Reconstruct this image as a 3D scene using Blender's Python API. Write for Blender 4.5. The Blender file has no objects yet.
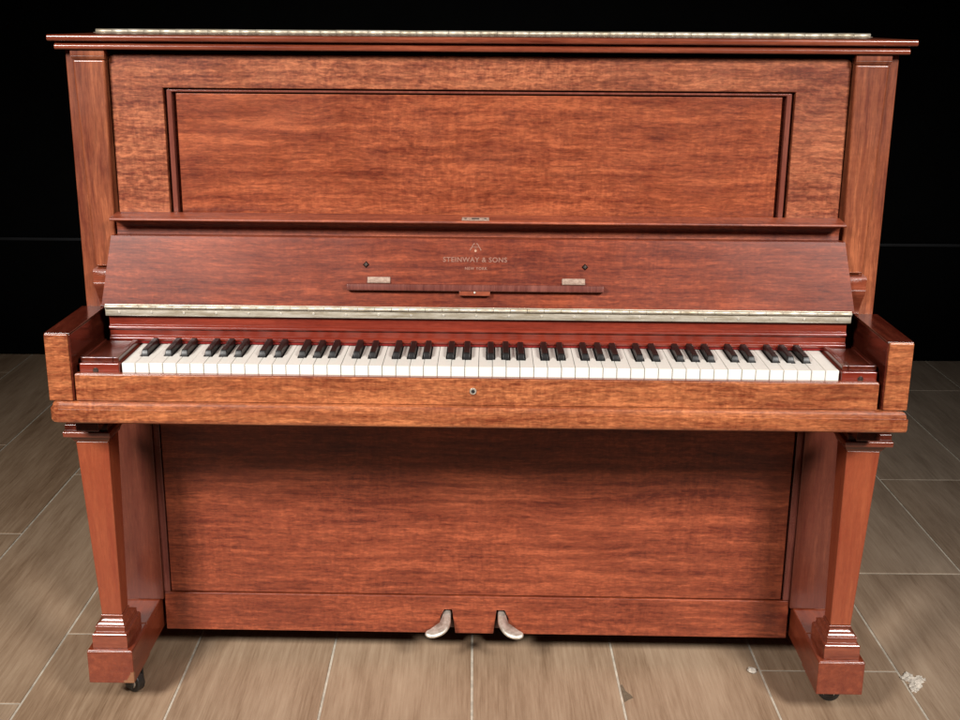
import bpy, bmesh, math, random
from mathutils import Vector, Matrix
random.seed(4)
scene = bpy.context.scene
COL = scene.collection
R = math.radians

# ------------------------------------------------------------------ materials
def newmat(name):
    m = bpy.data.materials.new(name); m.use_nodes = True
    nt = m.node_tree; nt.nodes.clear()
    out = nt.nodes.new('ShaderNodeOutputMaterial')
    b = nt.nodes.new('ShaderNodeBsdfPrincipled')
    nt.links.new(b.outputs[0], out.inputs[0])
    return m, nt, b

def N(nt, t, **k):
    n = nt.nodes.new(t)
    for a, v in k.items():
        if a == 'ins':
            for i, x in v.items(): n.inputs[i].default_value = x
        else: setattr(n, a, v)
    return n

def math_(nt, op, a, b=None, clamp=False):
    n = N(nt, 'ShaderNodeMath', operation=op); n.use_clamp = clamp
    for i, x in enumerate((a, b)):
        if x is None: continue
        if isinstance(x, (int, float)): n.inputs[i].default_value = x
        else: nt.links.new(x, n.inputs[i])
    return n.outputs[0]

def noise(nt, vec, scale, detail=4, rough=.55, dist=0.):
    n = N(nt, 'ShaderNodeTexNoise', ins={'Scale': scale, 'Detail': detail, 'Roughness': rough, 'Distortion': dist})
    nt.links.new(vec, n.inputs['Vector']); return n.outputs['Fac']

def mapped(nt, vec, sc, loc=(0, 0, 0)):
    m = N(nt, 'ShaderNodeMapping', ins={'Scale': sc, 'Location': loc})
    nt.links.new(vec, m.inputs['Vector']); return m.outputs[0]

def ramp(nt, fac, stops):
    r = N(nt, 'ShaderNodeValToRGB'); cr = r.color_ramp
    while len(cr.elements) < len(stops): cr.elements.new(.5)
    for e, (p, c) in zip(cr.elements, stops): e.position = p; e.color = (*c, 1)
    nt.links.new(fac, r.inputs[0]); return r.outputs[0]

def srgb(r, g, b):
    f = lambda c: (c/255/12.92) if c/255 <= .04045 else ((c/255+.055)/1.055)**2.4
    return (f(r), f(g), f(b))

def wood(name, dark, mid, light, axis='x', rough=.3, figure=1., loc=(0, 0, 0), coat=.25, wear=(), contrast=1., wearcol=(.55, .38, .24), lines=.22, spec=.5):
    """veneer: grain runs along axis; streaks, mottled figure, fine pores"""
    m, nt, b = newmat(name)
    tc = N(nt, 'ShaderNodeTexCoord').outputs['Object']
    base = mapped(nt, tc, (1, 1, 1), loc)
    # slow warp of the coordinates so that streaks wander
    wn = N(nt, 'ShaderNodeTexNoise', ins={'Scale': 3.2, 'Detail': 3.0, 'Roughness': .6})
    nt.links.new(base, wn.inputs['Vector'])
    wn2 = N(nt, 'ShaderNodeTexNoise', ins={'Scale': 22., 'Detail': 2.0, 'Roughness': .6})
    nt.links.new(base, wn2.inputs['Vector'])
    def sub(c):
        v = N(nt, 'ShaderNodeVectorMath', operation='SUBTRACT'); v.inputs[1].default_value = (.5, .5, .5)
        nt.links.new(c, v.inputs[0]); return v.outputs[0]
    def scl(c, s):
        v = N(nt, 'ShaderNodeVectorMath', operation='SCALE'); v.inputs['Scale'].default_value = s
        nt.links.new(c, v.inputs[0]); return v.outputs[0]
    def add(a_, b_):
        v = N(nt, 'ShaderNodeVectorMath', operation='ADD'); nt.links.new(a_, v.inputs[0]); nt.links.new(b_, v.inputs[1]); return v.outputs[0]
    wv = add(add(base, scl(sub(wn.outputs['Color']), .030)), scl(sub(wn2.outputs['Color']), .006*figure))
    def S(a_, c_):            # stretch along the grain axis
        return {'x': (a_, c_, c_), 'z': (c_, c_, a_), 'y': (c_, a_, c_)}[axis]
    A = noise(nt, mapped(nt, wv, S(.050, 1)), 84, 5, .60)
    B = noise(nt, mapped(nt, wv, S(.30, 1)), 205, 4, .62, .5)
    C = noise(nt, mapped(nt, base, S(.05, 1)), 620, 2, .5)
    D = noise(nt, mapped(nt, wv, S(1.0, .22)), 170, 3, .6)        # fiddleback across the grain
    G = noise(nt, base, 3.6, 2, .5)                              # where the figure is strong
    E = noise(nt, mapped(nt, wv, S(.28, 1)), 13, 4, .55)        # broad tone
    gm = math_(nt, 'MULTIPLY_ADD', G, 2.2); gm.node.inputs[2].default_value = -.5; gm.node.use_clamp = True
    def term(v, k, g=None):
        q = math_(nt, 'MULTIPLY', math_(nt, 'SUBTRACT', v, .5), k)
        return math_(nt, 'MULTIPLY', q, g) if g is not None else q
    s = math_(nt, 'ADD', term(A, 1.75), term(B, .55*figure))
    s = math_(nt, 'ADD', s, term(B, 1.3*figure, gm))
    s = math_(nt, 'ADD', s, term(D, 1.0*figure, gm))
    s = math_(nt, 'ADD', s, term(C, .65))
    s = math_(nt, 'ADD', s, term(E, 1.1))
    f = math_(nt, 'ADD', math_(nt, 'MULTIPLY', s, contrast), .5, True)
    col = ramp(nt, f, [(.08, dark), (.36, tuple(mid[i]*.62+dark[i]*.38 for i in range(3))), (.57, mid), (.90, light)])
    # thin dark lines and short pale flecks of the figure
    H = noise(nt, mapped(nt, wv, S(.045, 1)), 300, 3, .7)
    K = noise(nt, mapped(nt, wv, S(.26, 1)), 250, 2, .6, .8)
    hd = N(nt, 'ShaderNodeMapRange', ins={1: .53, 2: .66, 3: 1.0, 4: 1.0-lines}); nt.links.new(H, hd.inputs[0])
    kd = N(nt, 'ShaderNodeMapRange', ins={1: .44, 2: .57, 3: 1.0-.17*figure, 4: 1.0+.13*figure}); nt.links.new(K, kd.inputs[0])
    sc_ = N(nt, 'ShaderNodeVectorMath', operation='SCALE'); nt.links.new(col, sc_.inputs[0]); nt.links.new(math_(nt, 'MULTIPLY', hd.outputs[0], kd.outputs[0]), sc_.inputs['Scale']); col = sc_.outputs[0]
    for (wx, wy, wz, wr) in wear:
        d = N(nt, 'ShaderNodeVectorMath', operation='DISTANCE'); nt.links.new(tc, d.inputs[0]); d.inputs[1].default_value = (wx, wy, wz)
        q = math_(nt, 'ADD', d.outputs['Value'], math_(nt, 'MULTIPLY', math_(nt, 'SUBTRACT', noise(nt, tc, 1.3/wr, 3), .5), wr*1.1))
        mk = math_(nt, 'LESS_THAN', q, wr)
        mx = N(nt, 'ShaderNodeMix', data_type='RGBA'); nt.links.new(mk, mx.inputs[0]); nt.links.new(col, mx.inputs[6])
        mx.inputs[7].default_value = (*wearcol, 1); col = mx.outputs[2]
    nt.links.new(col, b.inputs['Base Color'])
    rr = math_(nt, 'ADD', math_(nt, 'MULTIPLY', noise(nt, base, 14, 4), .16), rough-.08)
    nt.links.new(rr, b.inputs['Roughness'])
    b.inputs['Coat Weight'].default_value = coat; b.inputs['Coat Roughness'].default_value = .16
    b.inputs['Specular IOR Level'].default_value = spec
    bp = N(nt, 'ShaderNodeBump', ins={'Strength': .08, 'Distance': .0004})
    nt.links.new(math_(nt, 'ADD', C, math_(nt, 'MULTIPLY', A, .6)), bp.inputs['Height']); nt.links.new(bp.outputs[0], b.inputs['Normal'])
    return m

def metal(name, col, rough=.3, spot=None, scale=60, bump=.0, mt=.9, st=(1, 1, 1)):
    m, nt, b = newmat(name)
    tc = N(nt, 'ShaderNodeTexCoord').outputs['Object']
    n = noise(nt, mapped(nt, tc, st), scale, 5, .65)
    c = ramp(nt, n, [(.3, spot or tuple(x*.5 for x in col)), (.62, col)])
    nt.links.new(c, b.inputs['Base Color'])
    b.inputs['Metallic'].default_value = mt
    nt.links.new(math_(nt, 'ADD', math_(nt, 'MULTIPLY', noise(nt, tc, scale*2, 3), .25), rough-.1), b.inputs['Roughness'])
    if bump:
        bp = N(nt, 'ShaderNodeBump', ins={'Strength': .5, 'Distance': bump}); nt.links.new(n, bp.inputs['Height']); nt.links.new(bp.outputs[0], b.inputs['Normal'])
    return m

def plain(name, col, rough=.5, vary=.15, scale=30, spec=.5, coat=0, perobj=0):
    m, nt, b = newmat(name)
    tc = N(nt, 'ShaderNodeTexCoord').outputs['Object']
    n = noise(nt, tc, scale, 4, .6)
    c = ramp(nt, n, [(.3, tuple(x*(1-vary) for x in col)), (.7, tuple(min(1, x*(1+vary*.4)) for x in col))])
    if perobj:
        oi = N(nt, 'ShaderNodeObjectInfo').outputs['Random']
        v = math_(nt, 'ADD', math_(nt, 'MULTIPLY', oi, perobj), 1-perobj)
        mx = N(nt, 'ShaderNodeVectorMath', operation='SCALE'); nt.links.new(c, mx.inputs[0]); nt.links.new(v, mx.inputs['Scale']); c = mx.outputs[0]
    nt.links.new(c, b.inputs['Base Color']); b.inputs['Roughness'].default_value = rough
    b.inputs['Specular IOR Level'].default_value = spec; b.inputs['Coat Weight'].default_value = coat
    return m

def tones(mid, lo=.34, hi=1.55, warm=1.12):
    d = (mid[0]*(lo+.08), mid[1]*lo*.85, mid[2]*lo*.85)
    l = (mid[0]*hi, mid[1]*hi*warm, mid[2]*hi*warm)
    return d, mid, l
M_PANEL = wood('veneer_panel', *tones((.236, .052, .0195), .42, 1.50), rough=.34, figure=.85)
M_FRAME = wood('veneer_frame', *tones((.262, .073, .032), .42, 1.50), rough=.36, figure=1.1, loc=(3.1, .7, 2.2))
M_FALL = wood('veneer_fallboard', *tones((.160, .029, .011), .45, 1.55), rough=.36, figure=.7, loc=(7.3, 0, 4.1), coat=.06, spec=.28)
M_LOWER = wood('veneer_bottom', *tones((.202, .041, .0165), .40, 1.55), rough=.42, coat=.05, figure=.75, loc=(1.7, 0, 9.3))
M_RAIL = wood('veneer_rail', *tones((.285, .083, .031), .44, 1.5), rough=.33, figure=1.0, loc=(5.5, 2, 1.3))
M_POST = wood('veneer_post', *tones((.215, .056, .023), .46, 1.55), axis='z', rough=.34, figure=.35, loc=(2.5, 0, .4))
M_ARM = wood('veneer_arm', *tones((.285, .083, .031), .44, 1.5), axis='x', rough=.32, figure=1.1, loc=(8.5, 1, 3.3))
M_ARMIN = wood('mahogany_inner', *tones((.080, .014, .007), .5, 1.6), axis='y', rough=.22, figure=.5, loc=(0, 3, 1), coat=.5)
M_LEG = wood('mahogany_leg', *tones((.240, .050, .019), .7, 1.22), axis='z', rough=.36, figure=.25, contrast=.75, lines=.06, loc=(4, 0, 0),
             wear=((.7175, .096, .452, .004), (.704, .096, .335, .0025), (.709, .096, .40, .002)), wearcol=(.7, .5, .36))
M_TOE = wood('mahogany_toe', *tones((.180, .035, .014), .55, 1.4), axis='y', rough=.30, figure=.3, contrast=.8, lines=.08, loc=(4, 6, 0),
             wear=((-.6455, .088, .080, .010), (-.652, .088, .0700, .008), (-.662, .088, .0665, .005)), wearcol=(.23, .098, .045))
M_BEAD = wood('mahogany_bead', *tones((.17, .048, .032), .6, 1.4), axis='z', rough=.24, figure=.2, contrast=.7, coat=.5)
M_STILE = wood('mahogany_stile_shaded', *tones((.100, .023, .012), .6, 1.4), axis='z', rough=.34, figure=.3, contrast=.8, lines=.08, coat=.15, loc=(1, 4, 2))  # base colour darkened to carry the shade behind the legs
M_TRIM = wood('mahogany_trim', *tones((.20, .045, .021), .5, 1.45), rough=.24, figure=.3, contrast=.8, coat=.5)
M_TRIMV = wood('mahogany_trim_dark', *tones((.125, .034, .024), .5, 1.5), axis='z', rough=.26, figure=.2, contrast=.8)
M_LIP = wood('veneer_lip', *tones((.235, .050, .020), .36, 1.5), rough=.50, figure=.7, loc=(6.3, 0, 5.1), coat=0.)
M_NAME = wood('mahogany_nameboard', *tones((.165, .022, .011), .6, 1.3), rough=.22, figure=.3, contrast=.9, coat=.55)
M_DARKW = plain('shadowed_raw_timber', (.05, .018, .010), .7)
M_IVORY = plain('ivory', (.71, .68, .62), .36, .05, 12, coat=.15, perobj=.07)
M_EBONY = plain('ebony', (.007, .006, .006), .34, .4, 90, spec=.28)
M_BRASS = metal('tarnished_brass', (.60, .54, .45), .46, (.30, .235, .15), 160, .0002, mt=.7, st=(.12, 1, 1))
M_NICKEL = metal('worn_nickel', (.74, .69, .61), .42, (.50, .44, .36), 90, mt=.8)
M_STEEL = metal('plate_nickel', (.62, .55, .46), .38, (.34, .26, .19), 160, mt=.55)
M_PLATE = metal('dull_pink_nickel', (.36, .26, .20), .42, (.20, .12, .09), 200, mt=.4)
M_SCREW = metal('dark_screw', (.10, .08, .07), .4, (.02, .015, .01), 300)
M_GOLD = plain('faded_gilding', (.245, .105, .068), .45, .45, 500)
M_GOLD2 = plain('pale_gilding', (.46, .26, .17), .45, .3, 500)
M_BLACKI = plain('black_iron', (.02, .018, .016), .4, .3)
M_FELT = plain('red_felt', (.16, .014, .012), .95, .3, 300, .1)
M_HOLE = plain('dark_hole', (.006, .004, .004), .8)

# ------------------------------------------------------------------ mesh helpers
def finish(name, bm, mat, parent=None, bevel=0., seg=2, smooth=False, label=None):
    bmesh.ops.recalc_face_normals(bm, faces=bm.faces)
    me = bpy.data.meshes.new(name); bm.to_mesh(me); bm.free()
    me.materials.append(mat)
    o = bpy.data.objects.new(name, me); COL.objects.link(o)
    if parent is not None: o.parent = parent
    if bevel:
        md = o.modifiers.new('bevel', 'BEVEL'); md.width = bevel; md.segments = seg; md.limit_method = 'ANGLE'; md.angle_limit = R(35)
        md.harden_normals = False
        smooth = True
    if smooth:
        for p in me.polygons: p.use_smooth = True
        md = o.modifiers.new('normals', 'WEIGHTED_NORMAL'); md.keep_sharp = True
    if label: o['label'] = label
    return o

def box(bm, x0, x1, y0, y1, z0, z1):
    if x0 > x1: x0, x1 = x1, x0
    v = [bm.verts.new(p) for p in ((x0, y0, z0), (x1, y0, z0), (x1, y1, z0), (x0, y1, z0), (x0, y0, z1), (x1, y0, z1), (x1, y1, z1), (x0, y1, z1))]
    for f in ((0, 1, 2, 3), (4, 5, 6, 7), (0, 1, 5, 4), (1, 2, 6, 5), (2, 3, 7, 6), (3, 0, 4, 7)): bm.faces.new([v[i] for i in f])

def frustum(bm, a, b, z0, z1):
    """a, b = (x0, x1, y0, y1) at z0 and z1"""
    def ring(r, z):
        x0, x1 = sorted(r[:2]); return [bm.verts.new((x, y, z)) for x, y in ((x0, r[2]), (x1, r[2]), (x1, r[3]), (x0, r[3]))]
    A, B = ring(a, z0), ring(b, z1)
    bm.faces.new(A); bm.faces.new(B)
    for i in range(4): j = (i+1) % 4; bm.faces.new((A[i], A[j], B[j], B[i]))

def prism(bm, pts, a0, a1, axis='x', pts1=None):
    """pts in the two other axes (x: (y,z); y: (x,z); z: (x,y))"""
    def P(q, a): return {'x': (a, q[0], q[1]), 'y': (q[0], a, q[1]), 'z': (q[0], q[1], a)}[axis]
    A = [bm.verts.new(P(q, a0)) for q in pts]; B = [bm.verts.new(P(q, a1)) for q in (pts1 or pts)]
    n = len(pts); bm.faces.new(A); bm.faces.new(B)
    for i in range(n): j = (i+1) % n; bm.faces.new((A[i], A[j], B[j], B[i]))

def cyl(bm, c, r, h, axis='y', n=20, r2=None):
    rot = {'y': Matrix.Rotation(R(90), 4, 'X'), 'x': Matrix.Rotation(R(90), 4, 'Y'), 'z': Matrix.Identity(4)}[axis]
    bmesh.ops.create_cone(bm, cap_ends=True, segments=n, radius1=r, radius2=r if r2 is None else r2, depth=h, matrix=Matrix.Translation(c) @ rot)

def arc(cx, cy, r, a0, a1, n):
    return [(cx+r*math.cos(R(a0+(a1-a0)*i/n)), cy+r*math.sin(R(a0+(a1-a0)*i/n))) for i in range(n+1)]

# ------------------------------------------------------------------ the piano
piano = bpy.data.objects.new('upright_piano', None); COL.objects.link(piano)
piano.rotation_euler = (0, 0, R(-.7466))
piano['label'] = 'reddish brown mahogany upright piano with its fallboard open over the full keyboard'
piano['category'] = 'piano'
XC = -.0035                       # the case's front panels sit a little left of the arms' centre line

# lid: two layers, front half and rear half joined by a long hinge
bm = bmesh.new()
prism(bm, [(.1817, 1.2455), (.1800, 1.2480), (.1800, 1.2530), (.1825, 1.2554), (.4485, 1.2554), (.4485, 1.2445), (.186, 1.2445)], -.7388, .7388)
lid = finish('lid', bm, M_TRIM, piano, .0012)
bm = bmesh.new()
box(bm, -.7388, .7388, .4515, .690, 1.2445, 1.2552)
finish('rear_lid', bm, M_TRIM, piano, .0015)
bm = bmesh.new()
prism(bm, [(.190, 1.2310), (.1880, 1.2330), (.1880, 1.2375), (.1915, 1.2405), (.1950, 1.2443), (.205, 1.2443), (.205, 1.2310)], -.7295, .7295)
box(bm, -.7295, -.7189, .2052, .675, 1.231, 1.2443); box(bm, .7189, .7295, .2052, .675, 1.231, 1.2443)
finish('lid_moulding', bm, M_TRIM, lid, .0008)
bm = bmesh.new()
nk = 48
for i in range(nk):
    x0 = -.739+1.478*i/nk; cyl(bm, (x0+1.478/nk/2, .450, 1.2585+random.uniform(-.0002, .0002)), .0046, 1.478/nk-.0005, 'x', 14)
box(bm, -.739, .739, .434, .4485, 1.2555, 1.2566); box(bm, -.739, .739, .4515, .466, 1.2553, 1.2566)
finish('lid_hinge', bm, M_BRASS, lid, smooth=True)

# case sides: upper part stands forward, the part below the keybed is set back
for s in (-1, 1):
    bm = bmesh.new()
    prism(bm, [(.2095, .656), (.2095, 1.2305), (.668, 1.2305), (.668, .065), (.2945, .065), (.2945, .656)], s*.690, s*.7185)
    cs = finish('case_side', bm, M_POST, piano, .0018)
    bm = bmesh.new()
    box(bm, s*.6555, s*.6898, .2110, .240, .775, 1.2300)
    box(bm, s*(.6466 if s < 0 else .6416), s*.6553, .2190, .236, .775, 1.2250)
    finish('stile', bm, M_POST, cs, .001)
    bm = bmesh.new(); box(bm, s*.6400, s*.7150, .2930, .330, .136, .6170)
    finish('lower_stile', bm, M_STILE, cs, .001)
    # pilaster tapering downwards, with a small cap and a curved foot
    bm = bmesh.new()
    y0 = .1995
    o0, i0, o1, i1 = (.7040, .6475, .6925, .6540) if s < 0 else (.7010, .6425, .6900, .6500)
    prism(bm, [(s*o1, .8500), (s*o0, 1.2140), (s*i0, 1.2140), (s*i1, .8500)], y0, .2108, 'y')
    pl = finish('pilaster', bm, M_POST, piano, .0040, 3)
    bm = bmesh.new()
    frustum(bm, (s*(o0+.0002), s*(i0-.0002), y0-.0005, .2090), (s*(o0+.0015), s*(i0-.0012), y0-.0042, .2090), 1.2143, 1.2200)
    frustum(bm, (s*(o0+.0015), s*(i0-.0012), y0-.0042, .2090), (s*(o0+.0015), s*(i0-.0012), y0-.0042, .2090), 1.2201, 1.2305)
    finish('capital', bm, M_POST, pl, .0008)
    bm = bmesh.new()
    prism(bm, [(.2090, .8480), (.1840, .8480), (.1815, .8440), (.1835, .8330), (.1815, .8270), (.1820, .8215), (.1870, .8130), (.1960, .8000), (.2060, .7850), (.2085, .7745), (.2090, .7745)],
          s*.6925, s*.6600)
    finish('bracket', bm, M_TRIM, pl, .0012)

# back and floor of the case
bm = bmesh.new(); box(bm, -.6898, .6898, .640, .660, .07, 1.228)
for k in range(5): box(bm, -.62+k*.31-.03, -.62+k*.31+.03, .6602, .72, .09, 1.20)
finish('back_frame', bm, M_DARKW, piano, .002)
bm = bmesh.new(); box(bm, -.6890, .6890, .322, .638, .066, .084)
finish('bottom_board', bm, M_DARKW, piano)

# upper panel: frame with a bead around an inset field
XL, XR, ZT = -.6460, .6410, 1.2232
bm = bmesh.new()
hl, hr, ht = -.5540, .5485, 1.1660
r = .012
pts = [(XL, .90), (XL, ZT-r)] + [(XL+r*(1-math.cos(R(a))), ZT-r+r*math.sin(R(a))) for a in (22, 45, 68, 90)] + \
      [(XR-r+r*math.sin(R(a)), ZT-r+r*math.cos(R(a))) for a in (0, 22, 45, 68, 90)] + [(XR, .90), (hr, .90), (hr, ht), (hl, ht), (hl, .90)]
prism(bm, pts, .2150, .2340, 'y')
upper = finish('upper_panel', bm, M_FRAME, piano, .0014)
bm = bmesh.new(); box(bm, hl-.004, hr+.004, .2360, .2480, .90, ht+.004)
box(bm, hl+.0205, hr-.0205, .2225, .2362, .90, ht-.0095)
finish('inset_panel', bm, M_PANEL, upper, .001)
bm = bmesh.new()
O = [(hl+.0050, .90), (hl+.0050, ht-.0028), (hr-.0050, ht-.0028), (hr-.0050, .90)]
I = [(hl+.0140, .90), (hl+.0140, ht-.0068), (hr-.0140, ht-.0068), (hr-.0140, .90)]
vv = [[bm.verts.new((x, y, z)) for x, z in L_] for y, L_ in ((.2178, O), (.2178, I), (.2352, I), (.2352, O))]
for k in range(3):
    for a_ in range(4):
        b_ = (a_+1) % 4; bm.faces.new((vv[a_][k], vv[a_][k+1], vv[b_][k+1], vv[b_][k]))
for k in (0, 3): bm.faces.new([vv[a_][k] for a_ in range(4)])
finish('bead_moulding', bm, M_BEAD, upper, .0022, 3)

# arms
for s in (-1, 1):
    bm = bmesh.new(); box(bm, s*.6860, s*.7269, .0114, .2090, .6548, .7728)
    am = finish('arm', bm, M_ARM, piano, .0022, 3)
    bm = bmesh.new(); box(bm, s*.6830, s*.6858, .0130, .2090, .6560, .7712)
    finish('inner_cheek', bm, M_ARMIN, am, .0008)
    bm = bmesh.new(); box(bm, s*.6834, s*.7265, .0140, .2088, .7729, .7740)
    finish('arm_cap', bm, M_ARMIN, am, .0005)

# keybed with rounded front corners and a chamfered top edge, key slip above it
bm = bmesh.new()
def bed(inset, y0, z):
    rr = .014
    P = [(-.7261+inset, .36), (-.7261+inset, y0+rr)]
    P += [(-.7261+inset+rr*(1-math.cos(R(a))), y0+rr*(1-math.sin(R(a)))) for a in (30, 60, 90)]
    P += [(.7261-inset-rr*math.sin(R(a)), y0+rr*(1-math.cos(R(a)))) for a in (0, 30, 60, 90)]
    P += [(.7261-inset, .36)]
    return [bm.verts.new((x, y, z)) for x, y in P]
rings = [bed(.004, .0045, .6178), bed(.0008, .0012, .6205), bed(0, 0, .6245), bed(0, 0, .6430), bed(.0022, .0022, .6436), bed(.0022, .0022, .6458), bed(.0030, .0030, .6500), bed(.0050, .0056, .6532), bed(.0085, .0092, .6544)]
bm.faces.new(rings[0]); bm.faces.new(rings[-1])
for A, B in zip(rings, rings[1:]):
    for i in range(len(A)): j = (i+1) % len(A); bm.faces.new((A[i], A[j], B[j], B[i]))
finish('keybed', bm, M_RAIL, piano)
bm = bmesh.new(); box(bm, -.6815, .6775, .0145, .0265, .6546, .7015)
slip = finish('key_slip', bm, M_RAIL, piano, .0016)
bm = bmesh.new(); box(bm, -.6798, .6758, .0150, .0262, .7016, .7028)
finish('slip_edge', bm, M_TRIM, slip, .0006)
bm = bmesh.new(); cyl(bm, (-.0045, .0138, .6800), .0058, .0024, 'y', 24)
esc = finish('escutcheon', bm, M_STEEL, slip, .0005)
bm = bmesh.new(); cyl(bm, (-.0045, .0124, .6800), .0030, .0010, 'y', 20)
finish('keyhole', bm, M_HOLE, slip)

# key blocks at both ends of the keyboard
KO = .0044
for s in (-1, 1):
    xi = KO+s*.6130; xo = s*.6770
    bm = bmesh.new(); box(bm, xi, xo, .0290, .1590, .6560, .7170)
    kb = finish('key_block', bm, M_NAME, piano, .0018)
    bm = bmesh.new()
    def bar(a, b, c, d): box(bm, a, b, c, d, .7172, .7262)
    bar(xi+s*.0015, xi+s*.0115, .0360, .1570); bar(xi+s*.0118, xo-s*.0002, .0360, .0420); bar(xo-s*.0085, xo-s*.0002, .0422, .1570)
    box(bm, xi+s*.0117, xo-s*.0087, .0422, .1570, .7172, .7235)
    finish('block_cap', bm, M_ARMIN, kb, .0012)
    bm = bmesh.new(); cyl(bm, (s*.6490, .0284, .7050), .0046, .0024, 'y', 20)
    sc = finish('block_screw', bm, M_SCREW, kb, .0006)

# nameboard behind the keys
bm = bmesh.new()
prism(bm, [(.1640, .7210), (.1610, .7218), (.1598, .7250), (.1602, .7275), (.1622, .7295), (.1650, .7305), (.1655, .7415), (.1625, .7425), (.1606, .7450), (.1614, .7478), (.1640, .7495), (.1662, .7500), (.1664, .7672), (.180, .7672), (.180, .7210)], -.6640, .6600)
nb = finish('nameboard', bm, M_NAME, piano, .0006)
bm = bmesh.new(); box(bm, -.6600, .6570, .1608, .1800, .7172, .7208)
finish('felt_strip', bm, M_FELT, nb)

# fallboard, folded back
LEAN = .25
def yf(z): return .160+LEAN*(z-.785)
bm = bmesh.new()
A = [bm.verts.new(q) for q in ((-.6745, yf(.789), .789), (.6700, yf(.789), .789), (.6700, .196, .789), (-.6745, .196, .789))]
B = [bm.verts.new(q) for q in ((-.6593, yf(.897), .897), (.6532, yf(.897), .897), (.6532, .2115, .897), (-.6593, .2115, .897))]
Cc = [bm.verts.new(q) for q in ((-.6577, yf(.9085), .9085), (.6515, yf(.9085), .9085), (.6515, .2115, .9085), (-.6577, .2115, .9085))]
bm.faces.new(A); bm.faces.new(Cc)
for P0, P1 in ((A, B), (B, Cc)):
    for i in range(4): bm.faces.new((P0[i], P0[(i+1) % 4], P1[(i+1) % 4], P1[i]))
fall = finish('fallboard', bm, M_FALL, piano, .0007)
bm = bmesh.new()
prism(bm, [(.2050, .9088), (.2062, .9160), (.2062, .9225), (.2045, .9285), (.2000, .9330), (.1930, .9362), (.1820, .9382), (.1690, .9388),
           (.1655, .9395), (.1640, .9415), (.1655, .9440), (.2120, .9482), (.2138, .9440), (.2130, .9088)], -.6500, .6430)
bmesh.ops.recalc_face_normals(bm, faces=bm.faces)
lip = finish('fallboard_lip', bm, M_FALL, fall, .0006)
lip.data.materials[0] = M_LIP
for p in lip.data.polygons: p.use_smooth = True
# lock plate let into the lip
slope = math.atan2(.9482-.9440, .2120-.1655)
bm = bmesh.new(); box(bm, -.024, .024, -.010, .010, 0, .0010)
lk = finish('lock_plate', bm, M_STEEL, fall, .0003); lk.location = (-.0045, .1800, .9455); lk.rotation_euler = (slope, 0, 0)
bm = bmesh.new(); box(bm, -.0065, .0065, -.0035, .0035, .0009, .0013)
cyl(bm, (-.0175, 0, .0011), .0022, .0006, 'z', 12); cyl(bm, (.0175, 0, .0011), .0022, .0006, 'z', 12)
lk2 = finish('lock_slot', bm, M_HOLE, fall); lk2.location = lk.location; lk2.rotation_euler = lk.rotation_euler

lean = math.atan(LEAN)
def onface(o, x, z, off=0.):
    """stand an object built around the origin in the xz plane (front = -y) on the leaning face"""
    o.location = (x, yf(z)-off, z); o.rotation_euler = (-lean, 0, 0)
# continuous hinge along the lower edge
bm = bmesh.new()
nk = 44
xh0, xh1 = -.6670, .6640
for i in range(nk):
    w = (xh1-xh0)/nk
    cyl(bm, (xh0+w*(i+.5), .1560, .7860), .0038, w-.0007, 'x', 12)
box(bm, xh0, xh1, .1572, .1592, .7692, .7826)
box(bm, xh0, xh1, .1575, .1600, .7868, .7902)
hg = finish('fallboard_hinge', bm, M_BRASS, piano, smooth=True)
for i in range(23):
    bm = bmesh.new(); cyl(bm, (0, 0, 0), .0022, .0016, 'y', 12)
    so = finish('hinge_screw', bm, M_NICKEL, hg, .0004) if i == 0 else None
    if i == 0: so0 = so
    else:
        bm.free(); so = so0.copy(); COL.objects.link(so); so.parent = hg
    so.location = (xh0+.025+i*(xh1-xh0-.05)/22, .1568, .7760+random.uniform(-.0006, .0006))

# folded music desk ledge: thin bar, two hinges, latch
bm = bmesh.new()
prism(bm, [(-.0130, -.0062), (-.0140, -.004), (-.0140, .004), (-.0125, .0062), (-.0001, .0062), (-.0001, -.0062)], -.2280, .2280)
desk = finish('desk_rail', bm, M_TRIMV, fall, .0012); onface(desk, -.0040, .8235)
for x, z in ((-.1760, .8365), (.1710, .8365)):
    bm = bmesh.new(); box(bm, -.0205, .0205, -.0018, -.0001, -.0048, .0050)
    cyl(bm, (0, -.0028, -.0046), .0019, .041, 'x', 10)
    h = finish('desk_hinge', bm, M_PLATE, fall, .0005); onface(h, x, z)
    for dx in (-.013, 0, .013):
        bm = bmesh.new(); cyl(bm, (dx, -.0021, .0008), .0016, .0006, 'y', 10)
        q = finish('hinge_pin', bm, M_PLATE, fall); onface(q, x, z)
bm = bmesh.new(); box(bm, -.0275, .0275, -.0120, -.0001, -.0042, .0042)
q = finish('desk_latch', bm, M_TRIM, fall, .001); onface(q, -.0048, .8140)
bm = bmesh.new(); cyl(bm, (0, -.0128, 0), .0019, .002, 'y', 14)
q = finish('latch_screw', bm, M_NICKEL, fall, .0003); onface(q, -.0048, .8155)
for x, z in ((-.1990, .8625), (.1910, .8615)):
    bm = bmesh.new()
    v = bmesh.ops.create_cone(bm, cap_ends=True, segments=4, radius1=.0062, radius2=.0030, depth=.0040, matrix=Matrix.Translation((0, -.0020, 0)) @ Matrix.Rotation(R(90), 4, 'X'))
    q = finish('diamond_stud', bm, M_SCREW, fall); onface(q, x, z)

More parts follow.
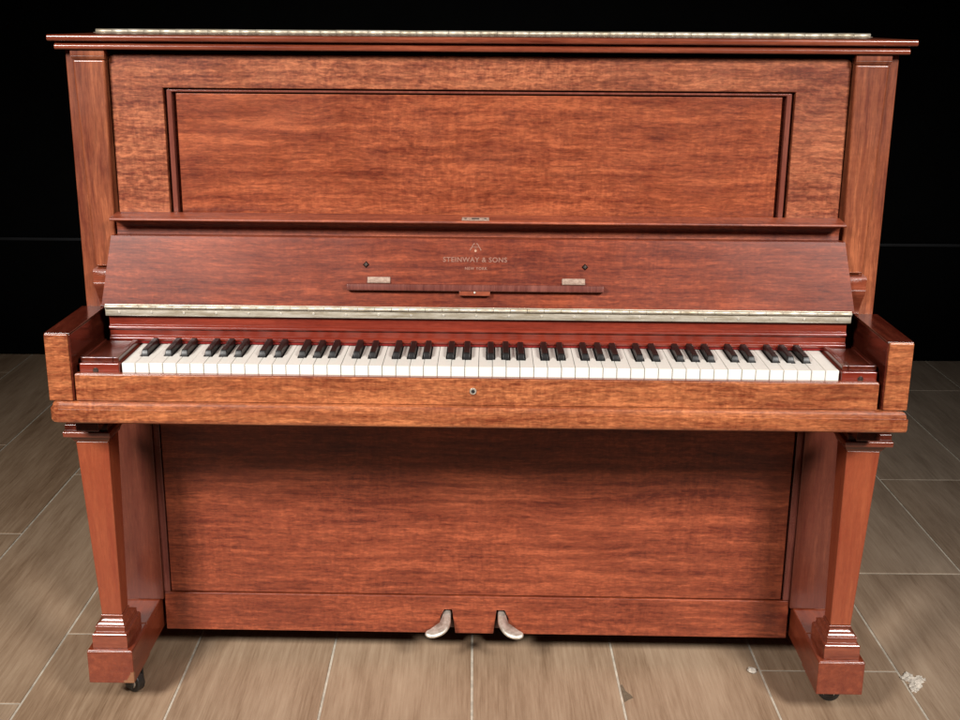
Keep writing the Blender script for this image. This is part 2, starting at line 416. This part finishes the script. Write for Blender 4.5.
# gilt lettering and lyre emblem
def text(name, s, size, x, z, mat, space=1.12, w=None):
    cu = bpy.data.curves.new(name, 'FONT'); cu.body = s; cu.size = size; cu.align_x = 'CENTER'; cu.align_y = 'CENTER'
    cu.space_character = space; cu.extrude = .00012; cu.offset = .00022
    t = bpy.data.objects.new(name, cu); COL.objects.link(t)
    bpy.context.view_layer.update()
    dg = bpy.context.evaluated_depsgraph_get()
    me = bpy.data.meshes.new_from_object(t.evaluated_get(dg)); bpy.data.objects.remove(t)
    if w:
        xs = [v.co.x for v in me.vertices]; k = w/(max(xs)-min(xs))
        for v in me.vertices: v.co.x *= k
    me.transform(Matrix.Rotation(R(90), 4, 'X'))
    me.materials.clear(); me.materials.append(mat)
    o = bpy.data.objects.new(name, me); COL.objects.link(o); o.parent = fall
    onface(o, x, z, .0003); return o
text('maker_lettering', 'STEINWAY & SONS', .0120, -.0048, .8722, M_GOLD, 1.1, .114)
text('city_lettering', 'NEW YORK', .0066, -.0030, .8573, M_GOLD, 1.2, .040)
bm = bmesh.new()
def ribbon(bm, P, w, mir=True):
    for sx in ((1, -1) if mir else (1,)):
        for (x0, z0), (x1, z1) in zip(P, P[1:]):
            d = Vector((x1-x0, z1-z0)); n = Vector((-d.y, d.x)).normalized()*w/2
            vs = [(x0+n.x, z0+n.y), (x1+n.x, z1+n.y), (x1-n.x, z1-n.y), (x0-n.x, z0-n.y)]
            prism(bm, [(sx*a, b) for a, b in vs], -.0004, -.0001, 'y')
ribbon(bm, [(.0015, .0085), (.0045, .0060), (.0060, .0025), (.0085, -.0010), (.0098, -.0040)], .0019)
ribbon(bm, [(-.0062, .0020), (.0062, .0020)], .0007, False)
for x in (-.0016, 0, .0016): ribbon(bm, [(x, .0045), (x*.6, -.0030)], .0004, False)
q = finish('lyre_emblem', bm, M_GOLD, fall); onface(q, -.0040, .8925)
bm = bmesh.new(); cyl(bm, (0, -.0004, -.0048), .0021, .0006, 'y', 14)
q = finish('lyre_base', bm, M_GOLD2, fall); onface(q, -.0040, .8925)

# ------------------------------------------------------------------ the keys
PW = .0235; KW = .02272
letters = 'ABCDEFG'
black_after = {'A': .0030, 'C': -.0023, 'D': .0023, 'F': -.0030, 'G': 0.}
X0 = KO-26*PW
YK, YB, YE = .0360, .0810, .1700
ZK = .7162
protos = {}
def white_mesh(cl, cr):
    """cl, cr: how deep the neighbouring black keys cut into the left and right side"""
    bm = bmesh.new()
    a, b = -KW/2, KW/2
    P = [(a, YK+.0012), (a+.0012, YK), (b-.0012, YK), (b, YK+.0012)]
    P += [(b, YB), (b-cr, YB), (b-cr, YE)] if cr > 0 else [(b, YE)]
    P += [(a+cl, YE), (a+cl, YB), (a, YB)] if cl > 0 else [(a, YE)]
    prism(bm, P, ZK-.021, ZK, 'z')
    return bm
HB = .0070
for i in range(52):
    L = letters[i % 7]; Lp = letters[(i-1) % 7]
    cr = HB+.0006-black_after[L]*1 if (L in black_after and i < 51) else 0
    cl = HB+.0006+black_after[Lp]*1 if (Lp in black_after and i > 0) else 0
    key = (round(cl, 5), round(cr, 5))
    x = X0+PW*(i+.5)
    if key not in protos:
        protos[key] = finish('white_key', white_mesh(*key), M_IVORY, piano, .0007); o = protos[key]
    else:
        o = protos[key].copy(); COL.objects.link(o); o.parent = piano
    o.location = (x, random.uniform(-.0004, .0004), random.uniform(-.0005, .0004))
bp = None
for i in range(51):
    L = letters[i % 7]
    if L not in black_after: continue
    x = X0+PW*(i+1)+black_after[L]
    if bp is None:
        bm = bmesh.new()
        zb, zt = ZK-.012, ZK+.0120
        A = [(-.0063, YB+.001, zb), (.0063, YB+.001, zb), (.0063, YE, zb), (-.0063, YE, zb)]
        B = [(-.0060, YB+.0030, ZK+.002), (.0060, YB+.0030, ZK+.002), (.0060, YE, ZK+.002), (-.0060, YE, ZK+.002)]
        Cc = [(-.0050, YB+.0085, zt-.0018), (.0050, YB+.0085, zt-.0018), (.0050, YE, zt), (-.0050, YE, zt)]
        rg = [[bm.verts.new(q) for q in r_] for r_ in (A, B, Cc)]
        bm.faces.new(rg[0]); bm.faces.new(rg[2])
        for r0, r1 in zip(rg, rg[1:]):
            for k in range(4): bm.faces.new((r0[k], r0[(k+1) % 4], r1[(k+1) % 4], r1[k]))
        bp = finish('black_key', bm, M_EBONY, piano, .0013, 3); o = bp
    else:
        o = bp.copy(); COL.objects.link(o); o.parent = piano
    o.location = (x, random.uniform(-.0006, .0006), random.uniform(-.0005, .0005))

# ------------------------------------------------------------------ lower front
bm = bmesh.new(); box(bm, -.6255, .6235, .3020, .3200, .1500, .6100)
bpanel = finish('bottom_panel', bm, M_LOWER, piano, .0030, 3)
bm = bmesh.new()
P = [(-.6395, .0645), (-.6395, .1482), (.6395, .1482), (.6395, .0645), (.0700, .0645), (.0680, .1000), (.0600, .1180), (.0440, .1180), (.0380, .0645),
     (-.0410, .0645), (-.0475, .1180), (-.0635, .1180), (-.0710, .1000), (-.0730, .0645)]
prism(bm, P, .3000, .3200, 'y')
rail = finish('bottom_rail', bm, M_LOWER, piano, .0014)
for s in (-1, 1):
    bm = bmesh.new(); box(bm, s*.6270, s*.6396, .3005, .3205, .1495, .6100)
    finish('panel_strip', bm, M_TRIMV, bpanel, .001)
# pedals: sloping nickel feet that curve outwards
def pedal(P):
    bm = bmesh.new()
    def ring(dz, k):
        out = []; n = len(P)
        for q in range(n):
            a, b, c = (Vector(P[(q+d) % n]) for d in (-1, 0, 1))
            t_ = (c-a).normalized(); nn = Vector((-t_.y, t_.x))*k
            x, y = b.x+nn.x, b.y+nn.y
            out.append(bm.verts.new((x, y, .105+(y-.295)*.35+dz)))
        return out
    sg = 1 if sum(P[i_][0]*P[(i_+1) % len(P)][1]-P[(i_+1) % len(P)][0]*P[i_][1] for i_ in range(len(P))) > 0 else -1
    rg = [ring(-.0050, sg*.0030), ring(-.0036, sg*.0008), ring(-.0008, 0), ring(.0014, sg*.0008), ring(.0030, sg*.0028), ring(.0036, sg*.0050)]
    bm.faces.new(rg[0]); bm.faces.new(rg[-1])
    for A, B in zip(rg, rg[1:]):
        for j_ in range(len(A)): bm.faces.new((A[j_], A[(j_+1) % len(A)], B[(j_+1) % len(A)], B[j_]))
    o = finish('pedal', bm, M_NICKEL, piano, smooth=True)
    sd = o.modifiers.new('sub', 'SUBSURF'); sd.levels = 1; sd.render_levels = 1
pedal([(-.0610, .345), (-.0500, .345), (-.0495, .2950), (-.0491, .2838), (-.0506, .2673), (-.0602, .2526), (-.0766, .2431), (-.0900, .2416), (-.1004, .2464), (-.1014, .2538), (-.0960, .2602), (-.0870, .2629), (-.0790, .2668), (-.0705, .2809), (-.0635, .2946)])
pedal([(.0465, .345), (.0575, .345), (.0585, .2934), (.0634, .2846), (.0714, .2734), (.0835, .2648), (.0966, .2588), (.1005, .2514), (.0953, .2439), (.0842, .2412), (.0712, .2446), (.0591, .2531), (.0501, .2679), (.0462, .283), (.0462, .2932)])


# ------------------------------------------------------------------ legs, toes, casters
for s in (-1, 1):
    t0, t1 = s*.6460, s*.7325                     # toe inner / outer
    bm = bmesh.new()
    box(bm, t0, t1, .0900, .1960, .0640, .1310)
    frustum(bm, (t0, t1, .0900, .1960), (t0+s*.003, t1-s*.003, .0930, .1945), .13105, .1340)
    toe = finish('toe_block', bm, M_TOE, piano, .0016)
    bm = bmesh.new(); box(bm, t0+s*.0012, t1-s*.0012, .1962, .7000, .0650, .1345)
    finish('toe_beam', bm, M_TOE, piano, .002, label=None)
    # base mouldings of the leg
    bm = bmesh.new()
    xa, xb = s*.6562, s*.7222
    prof = [(.1345, .6562, .7222, .0970, .190), (.1590, .6562, .7222, .0970, .190), (.1618, .6567, .7216, .0978, .1895), (.1640, .6585, .7195, .1000, .188),
            (.1648, .6602, .7175, .1022, .186), (.1655, .6612, .7165, .1034, .185), (.1735, .6614, .7160, .1038, .182), (.1748, .6604, .7172, .1024, .182), (.1768, .6606, .7170, .1028, .181),
            (.1782, .6622, .7150, .1050, .178), (.1810, .6638, .7105, .1075, .172), (.1842, .6644, .7070, .1086, .166), (.1868, .6652, .7050, .1098, .162),
            (.1884, .6668, .7025, .1118, .158), (.1925, .6670, .7022, .1120, .152), (.1938, .6650, .7045, .1092, .151), (.1962, .6640, .7058, .1078, .150), (.1982, .6648, .7050, .1086, .149), (.1991, .6665, .7030, .1105, .148)]
    rg = [[bm.verts.new((s*a_, c_, z_)) for a_, c_ in ((x0, y0_), (x1, y0_), (x1, y1_), (x0, y1_))] for z_, x0, x1, y0_, y1_ in prof]
    bm.faces.new(rg[0]); bm.faces.new(rg[-1])
    for P0, P1 in zip(rg, rg[1:]):
        for k in range(4): bm.faces.new((P0[k], P0[(k+1) % 4], P1[(k+1) % 4], P1[k]))
    bmesh.ops.recalc_face_normals(bm, faces=bm.faces)
    # leg shaft
    bm2 = bmesh.new()
    frustum(bm2, (s*.6655, s*.7040, .1080, .1470), (s*.6608, s*.7200, .0980, .1580), .1992, .5500)
    leg = finish('leg', bm2, M_LEG, piano, .0022, 3)
    finish('leg_base', bm, M_TRIM, leg, .0004, 2)
    bm = bmesh.new()
    frustum(bm, (s*.6595, s*.7215, .0965, .1600), (s*.6545, s*.7290, .0880, .1660), .5502, .5640)
    frustum(bm, (s*.6510, s*.7350, .0790, .1700), (s*.6510, s*.7355, .0780, .1700), .5642, .5740)
    finish('leg_capital', bm, M_TRIM, leg, .0012)
    bm = bmesh.new()
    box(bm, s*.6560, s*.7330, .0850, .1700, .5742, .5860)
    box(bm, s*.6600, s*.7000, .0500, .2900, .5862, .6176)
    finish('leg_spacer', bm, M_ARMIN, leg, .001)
    # caster: wheel and fork
    for yy in ((.170 if s < 0 else .178), .640):
        cx = (-.6720 if s < 0 else .6980) if yy < .3 else s*.690
        bm = bmesh.new(); cyl(bm, (cx, yy, .0215), .0213, .018, 'x', 28)
        cas = finish('caster', bm, M_BLACKI, piano, .003, 3)
        bm = bmesh.new(); cyl(bm, (cx, yy, .0215), .0120, .0215, 'x', 20)
        finish('caster_hub', bm, M_STEEL, cas, .001)
        bm = bmesh.new(); box(bm, cx-.0165, cx-.0125, yy-.009, yy+.009, .012, .058); box(bm, cx+.0125, cx+.0165, yy-.009, yy+.009, .012, .058); box(bm, cx-.0165, cx+.0165, yy-.012, yy+.012, .0582, .0655)
        fk = finish('caster_fork', bm, M_BLACKI, cas, .001)
        piv = Matrix.Translation((cx, yy, 0)) @ Matrix.Rotation(R(58 if s < 0 else 75), 4, 'Z') @ Matrix.Translation((-cx, -yy, 0))
        cas.data.transform(piv)
        for ch in cas.children: ch.data.transform(piv)

# ------------------------------------------------------------------ the setting
# grout bed
m_grout = plain('grout', (.46, .40, .32), .9, .35, 40)
bm = bmesh.new(); v = [bm.verts.new(p) for p in ((-6, -4.5, -.0012), (6, -4.5, -.0012), (6, 2.62, -.0012), (-6, 2.62, -.0012))]; bm.faces.new(v)
gr = finish('floor_grout', bm, m_grout); gr['kind'] = 'structure'
# wood-look porcelain tiles
xs = [-.8788, -.5873, -.2945, -.0016, .2939, .5906, .8734, 1.1856]
xs = [-1.1657-.289*k for k in range(16, -1, -1)] + xs + [1.1856+.296*(k+1) for k in range(16)]
jo = {-.8788: .400, -1.1657: .127, -.5873: .60, -.2945: 1.00, -.0016: .70, .2939: 1.05, .5906: .274, .8734: .725, 1.1856: 1.338}
bm = bmesh.new()
for k in range(len(xs)-1):
    a, b = xs[k], xs[k+1]
    j0 = None
    for kk, vv in jo.items():
        if abs(a-kk) < 1e-6: j0 = vv
    if abs(a+1.4547) < .002: j0 = .913
    if abs(a+1.7437) < .002: j0 = 1.569
    if abs(a-1.4816) < .002: j0 = 2.21
    if j0 is None: j0 = random.uniform(0, 1.2)
    y = j0-1.2*5
    while y < 2.62:
        g = .0024
        y0, y1 = max(y+g, -4.5), min(y+1.2-g, 2.60)
        if y1 > y0+.01:
            zt = random.uniform(-.0003, .0003)
            box(bm, a+g, b-g, y0, y1, -.009, zt)
        y += 1.2
m, nt, bs = newmat('wood_look_tile')
tc = N(nt, 'ShaderNodeTexCoord').outputs['Object']
geo = N(nt, 'ShaderNodeNewGeometry').outputs['Random Per Island']
off = N(nt, 'ShaderNodeCombineXYZ'); nt.links.new(math_(nt, 'MULTIPLY', geo, 37.), off.inputs[0]); nt.links.new(math_(nt, 'MULTIPLY', geo, 91.), off.inputs[1])
va = N(nt, 'ShaderNodeVectorMath', operation='ADD'); nt.links.new(tc, va.inputs[0]); nt.links.new(off.outputs[0], va.inputs[1]); V = va.outputs[0]
wn = N(nt, 'ShaderNodeTexNoise', ins={'Scale': 2.6, 'Detail': 3.0}); nt.links.new(V, wn.inputs['Vector'])
wv = N(nt, 'ShaderNodeVectorMath', operation='SCALE'); wv.inputs['Scale'].default_value = .035; nt.links.new(wn.outputs['Color'], wv.inputs[0])
va2 = N(nt, 'ShaderNodeVectorMath', operation='ADD'); nt.links.new(V, va2.inputs[0]); nt.links.new(wv.outputs[0], va2.inputs[1]); W = va2.outputs[0]
n1 = noise(nt, mapped(nt, W, (1, .09, 1)), 38, 6, .68)
n2 = noise(nt, mapped(nt, W, (1, .22, 1)), 7.5, 4, .55)
n3 = noise(nt, mapped(nt, V, (1, .03, 1)), 210, 5, .75)
t = math_(nt, 'ADD', math_(nt, 'MULTIPLY', n1, .36), math_(nt, 'ADD', math_(nt, 'MULTIPLY', n2, .27), math_(nt, 'MULTIPLY', n3, .41)))
t = math_(nt, 'ADD', t, math_(nt, 'MULTIPLY', math_(nt, 'SUBTRACT', geo, .5), .07))
c = ramp(nt, t, [(.36, (.165, .095, .052)), (.47, (.262, .167, .101)), (.55, (.325, .217, .137)), (.68, (.405, .285, .188))])
c2 = ramp(nt, t, [(.36, (.130, .094, .066)), (.50, (.205, .155, .115)), (.64, (.28, .218, .165))])
g2 = noise(nt, mapped(nt, tc, (.9, .25, 1)), 1.1, 2)
sx = N(nt, 'ShaderNodeSeparateXYZ'); nt.links.new(tc, sx.inputs[0])
gx = math_(nt, 'MULTIPLY_ADD', sx.outputs[0], 1.6); gx.node.inputs[2].default_value = -1.15; gx.node.use_clamp = True
gf = math_(nt, 'ADD', math_(nt, 'MULTIPLY', gx, .75), math_(nt, 'MULTIPLY', geo, .25), True)
mx = N(nt, 'ShaderNodeMix', data_type='RGBA'); nt.links.new(gf, mx.inputs[0]); nt.links.new(c, mx.inputs[6]); nt.links.new(c2, mx.inputs[7])
nt.links.new(mx.outputs[2], bs.inputs['Base Color'])
nt.links.new(math_(nt, 'ADD', math_(nt, 'MULTIPLY', n2, .25), .38), bs.inputs['Roughness'])
bpn = N(nt, 'ShaderNodeBump', ins={'Strength': .15, 'Distance': .001}); nt.links.new(n3, bpn.inputs['Height']); nt.links.new(bpn.outputs[0], bs.inputs['Normal'])
fl = finish('floor', bm, m, None, .0008, 1); fl['kind'] = 'structure'

# chip in the tile edge
bm = bmesh.new()
P = [(.2965, .212), (.2975, .150), (.3050, .158), (.3165, .166), (.3120, .178), (.3040, .190), (.3000, .214)]
prism(bm, P, .0002, .0009, 'z')
ch = finish('tile_chip', bm, plain('chipped_tile_body', (.14, .10, .062), .9, .4, 120)); ch['kind'] = 'structure'

# crumbs of plaster lying on the joints
def crumb(name, label, loc, r, n, seed, sq=(1, 1, .45)):
    rnd = random.Random(seed); bm = bmesh.new()
    for k in range(n):
        ang = rnd.uniform(0, 6.28); d = r*rnd.random()**.8*(0 if n == 1 else (.75+.35*math.sin(3*ang+1)+.25*math.sin(5*ang)))
        rr = r*(.9 if n == 1 else rnd.uniform(.03, .15))
        mt = Matrix.Translation((d*math.cos(ang)*sq[0], d*math.sin(ang)*sq[1], rr*.30)) @ Matrix.Rotation(rnd.uniform(0, 6), 4, 'Z') @ Matrix.Diagonal((1, rnd.uniform(.7, 1.1), .5, 1))
        ret = bmesh.ops.create_icosphere(bm, subdivisions=(2 if n == 1 else 1), radius=rr, matrix=mt)
        for v in ret['verts']: v.co += Vector((rnd.uniform(-1, 1), rnd.uniform(-1, 1), rnd.uniform(-1, 1)))*rr*(.13 if n == 1 else .3)
    o = finish(name, bm, plain(name+'_plaster', (.52, .46, .39), .9, .5, 160)); o.location = loc
    o['label'] = label; o['category'] = 'debris'
    return o
crumb('plaster_crumb', 'single small white crumb on the tile joint just left of the right front foot', (.5735, .268, 0), .0115, 1, 3)
crumb('plaster_rubble', 'rough whitish patch of crumbled plaster on the floor joint right of the piano', (.893, .235, 0), .034, 620, 5, (.60, 1.05, .4))

# black backdrop with a low ledge
m_back = plain('black_backdrop', (.0014, .0014, .0014), .85, .4, 6, .04)
bm = bmesh.new()
box(bm, -6, 6, 2.62, 2.72, 0, 3.6)
wl = finish('backdrop', bm, m_back); wl['kind'] = 'structure'
bm = bmesh.new()
box(bm, -6, 6, 2.595, 2.6195, 0, .468)
pn = finish('backdrop_plinth', bm, m_back, None, .008, 3); pn['kind'] = 'structure'

bm = bmesh.new(); box(bm, -6, 6, 2.588, 2.5948, .4560, .4680)
pe = finish('plinth_edge', bm, plain('black_edge', (.007, .0075, .009), .6, .5, 5, .3), pn, .002)
pe['kind'] = 'structure'

# ------------------------------------------------------------------ lights
def area(name, loc, target, sx_, sy_, power, col):
    l = bpy.data.lights.new(name, 'AREA'); l.shape = 'RECTANGLE'; l.size = sx_; l.size_y = sy_; l.energy = power; l.color = col
    o = bpy.data.objects.new(name, l); COL.objects.link(o); o.location = loc
    o.rotation_euler = (Vector(target)-Vector(loc)).to_track_quat('-Z', 'Y').to_euler()
    return o
area('softbox_left', (-2.05, -2.75, 2.85), (-.60, .15, .60), .75, .85, 25.0, (1, .972, .93)).data.spread = R(52)
area('softbox_right', (2.05, -2.75, 2.85), (.60, .15, .60), .75, .85, 22.0, (1, .972, .93)).data.spread = R(52)

w = bpy.data.worlds.new('World'); scene.world = w; w.use_nodes = True
w.node_tree.nodes['Background'].inputs[0].default_value = (1, .96, .92, 1)
w.node_tree.nodes['Background'].inputs[1].default_value = .008

# ------------------------------------------------------------------ camera
cp = dict(cx=-.00616992605, cy=-1.89916929, cz=1.28626257, pitch=16.0771410, yaw=-.298582437, roll=.350640677, f=1186.22953, ppx=466.2048, ppy=360.)
t, ya, ro = R(cp['pitch']), R(cp['yaw']), R(cp['roll'])
F = Vector((math.sin(ya)*math.cos(t), math.cos(ya)*math.cos(t), -math.sin(t)))
ri = Vector((math.cos(ya), -math.sin(ya), 0)); up = ri.cross(F)
RR = math.cos(ro)*ri+math.sin(ro)*up; UU = -math.sin(ro)*ri+math.cos(ro)*up
cam = bpy.data.cameras.new('camera'); co = bpy.data.objects.new('camera', cam); COL.objects.link(co)
mw = Matrix(((RR.x, UU.x, -F.x, cp['cx']), (RR.y, UU.y, -F.y, cp['cy']), (RR.z, UU.z, -F.z, cp['cz']), (0, 0, 0, 1)))
co.matrix_world = mw
cam.sensor_width = 36; cam.lens = cp['f']/960*36; cam.shift_x = (480-cp['ppx'])/960; cam.clip_end = 100; cam.clip_start = .05
scene.camera = co
scene.render.resolution_x = 1024; scene.render.resolution_y = 768
scene.view_settings.view_transform = 'Standard'; scene.view_settings.look = 'None'
scene.view_settings.exposure = 0; scene.view_settings.gamma = 1
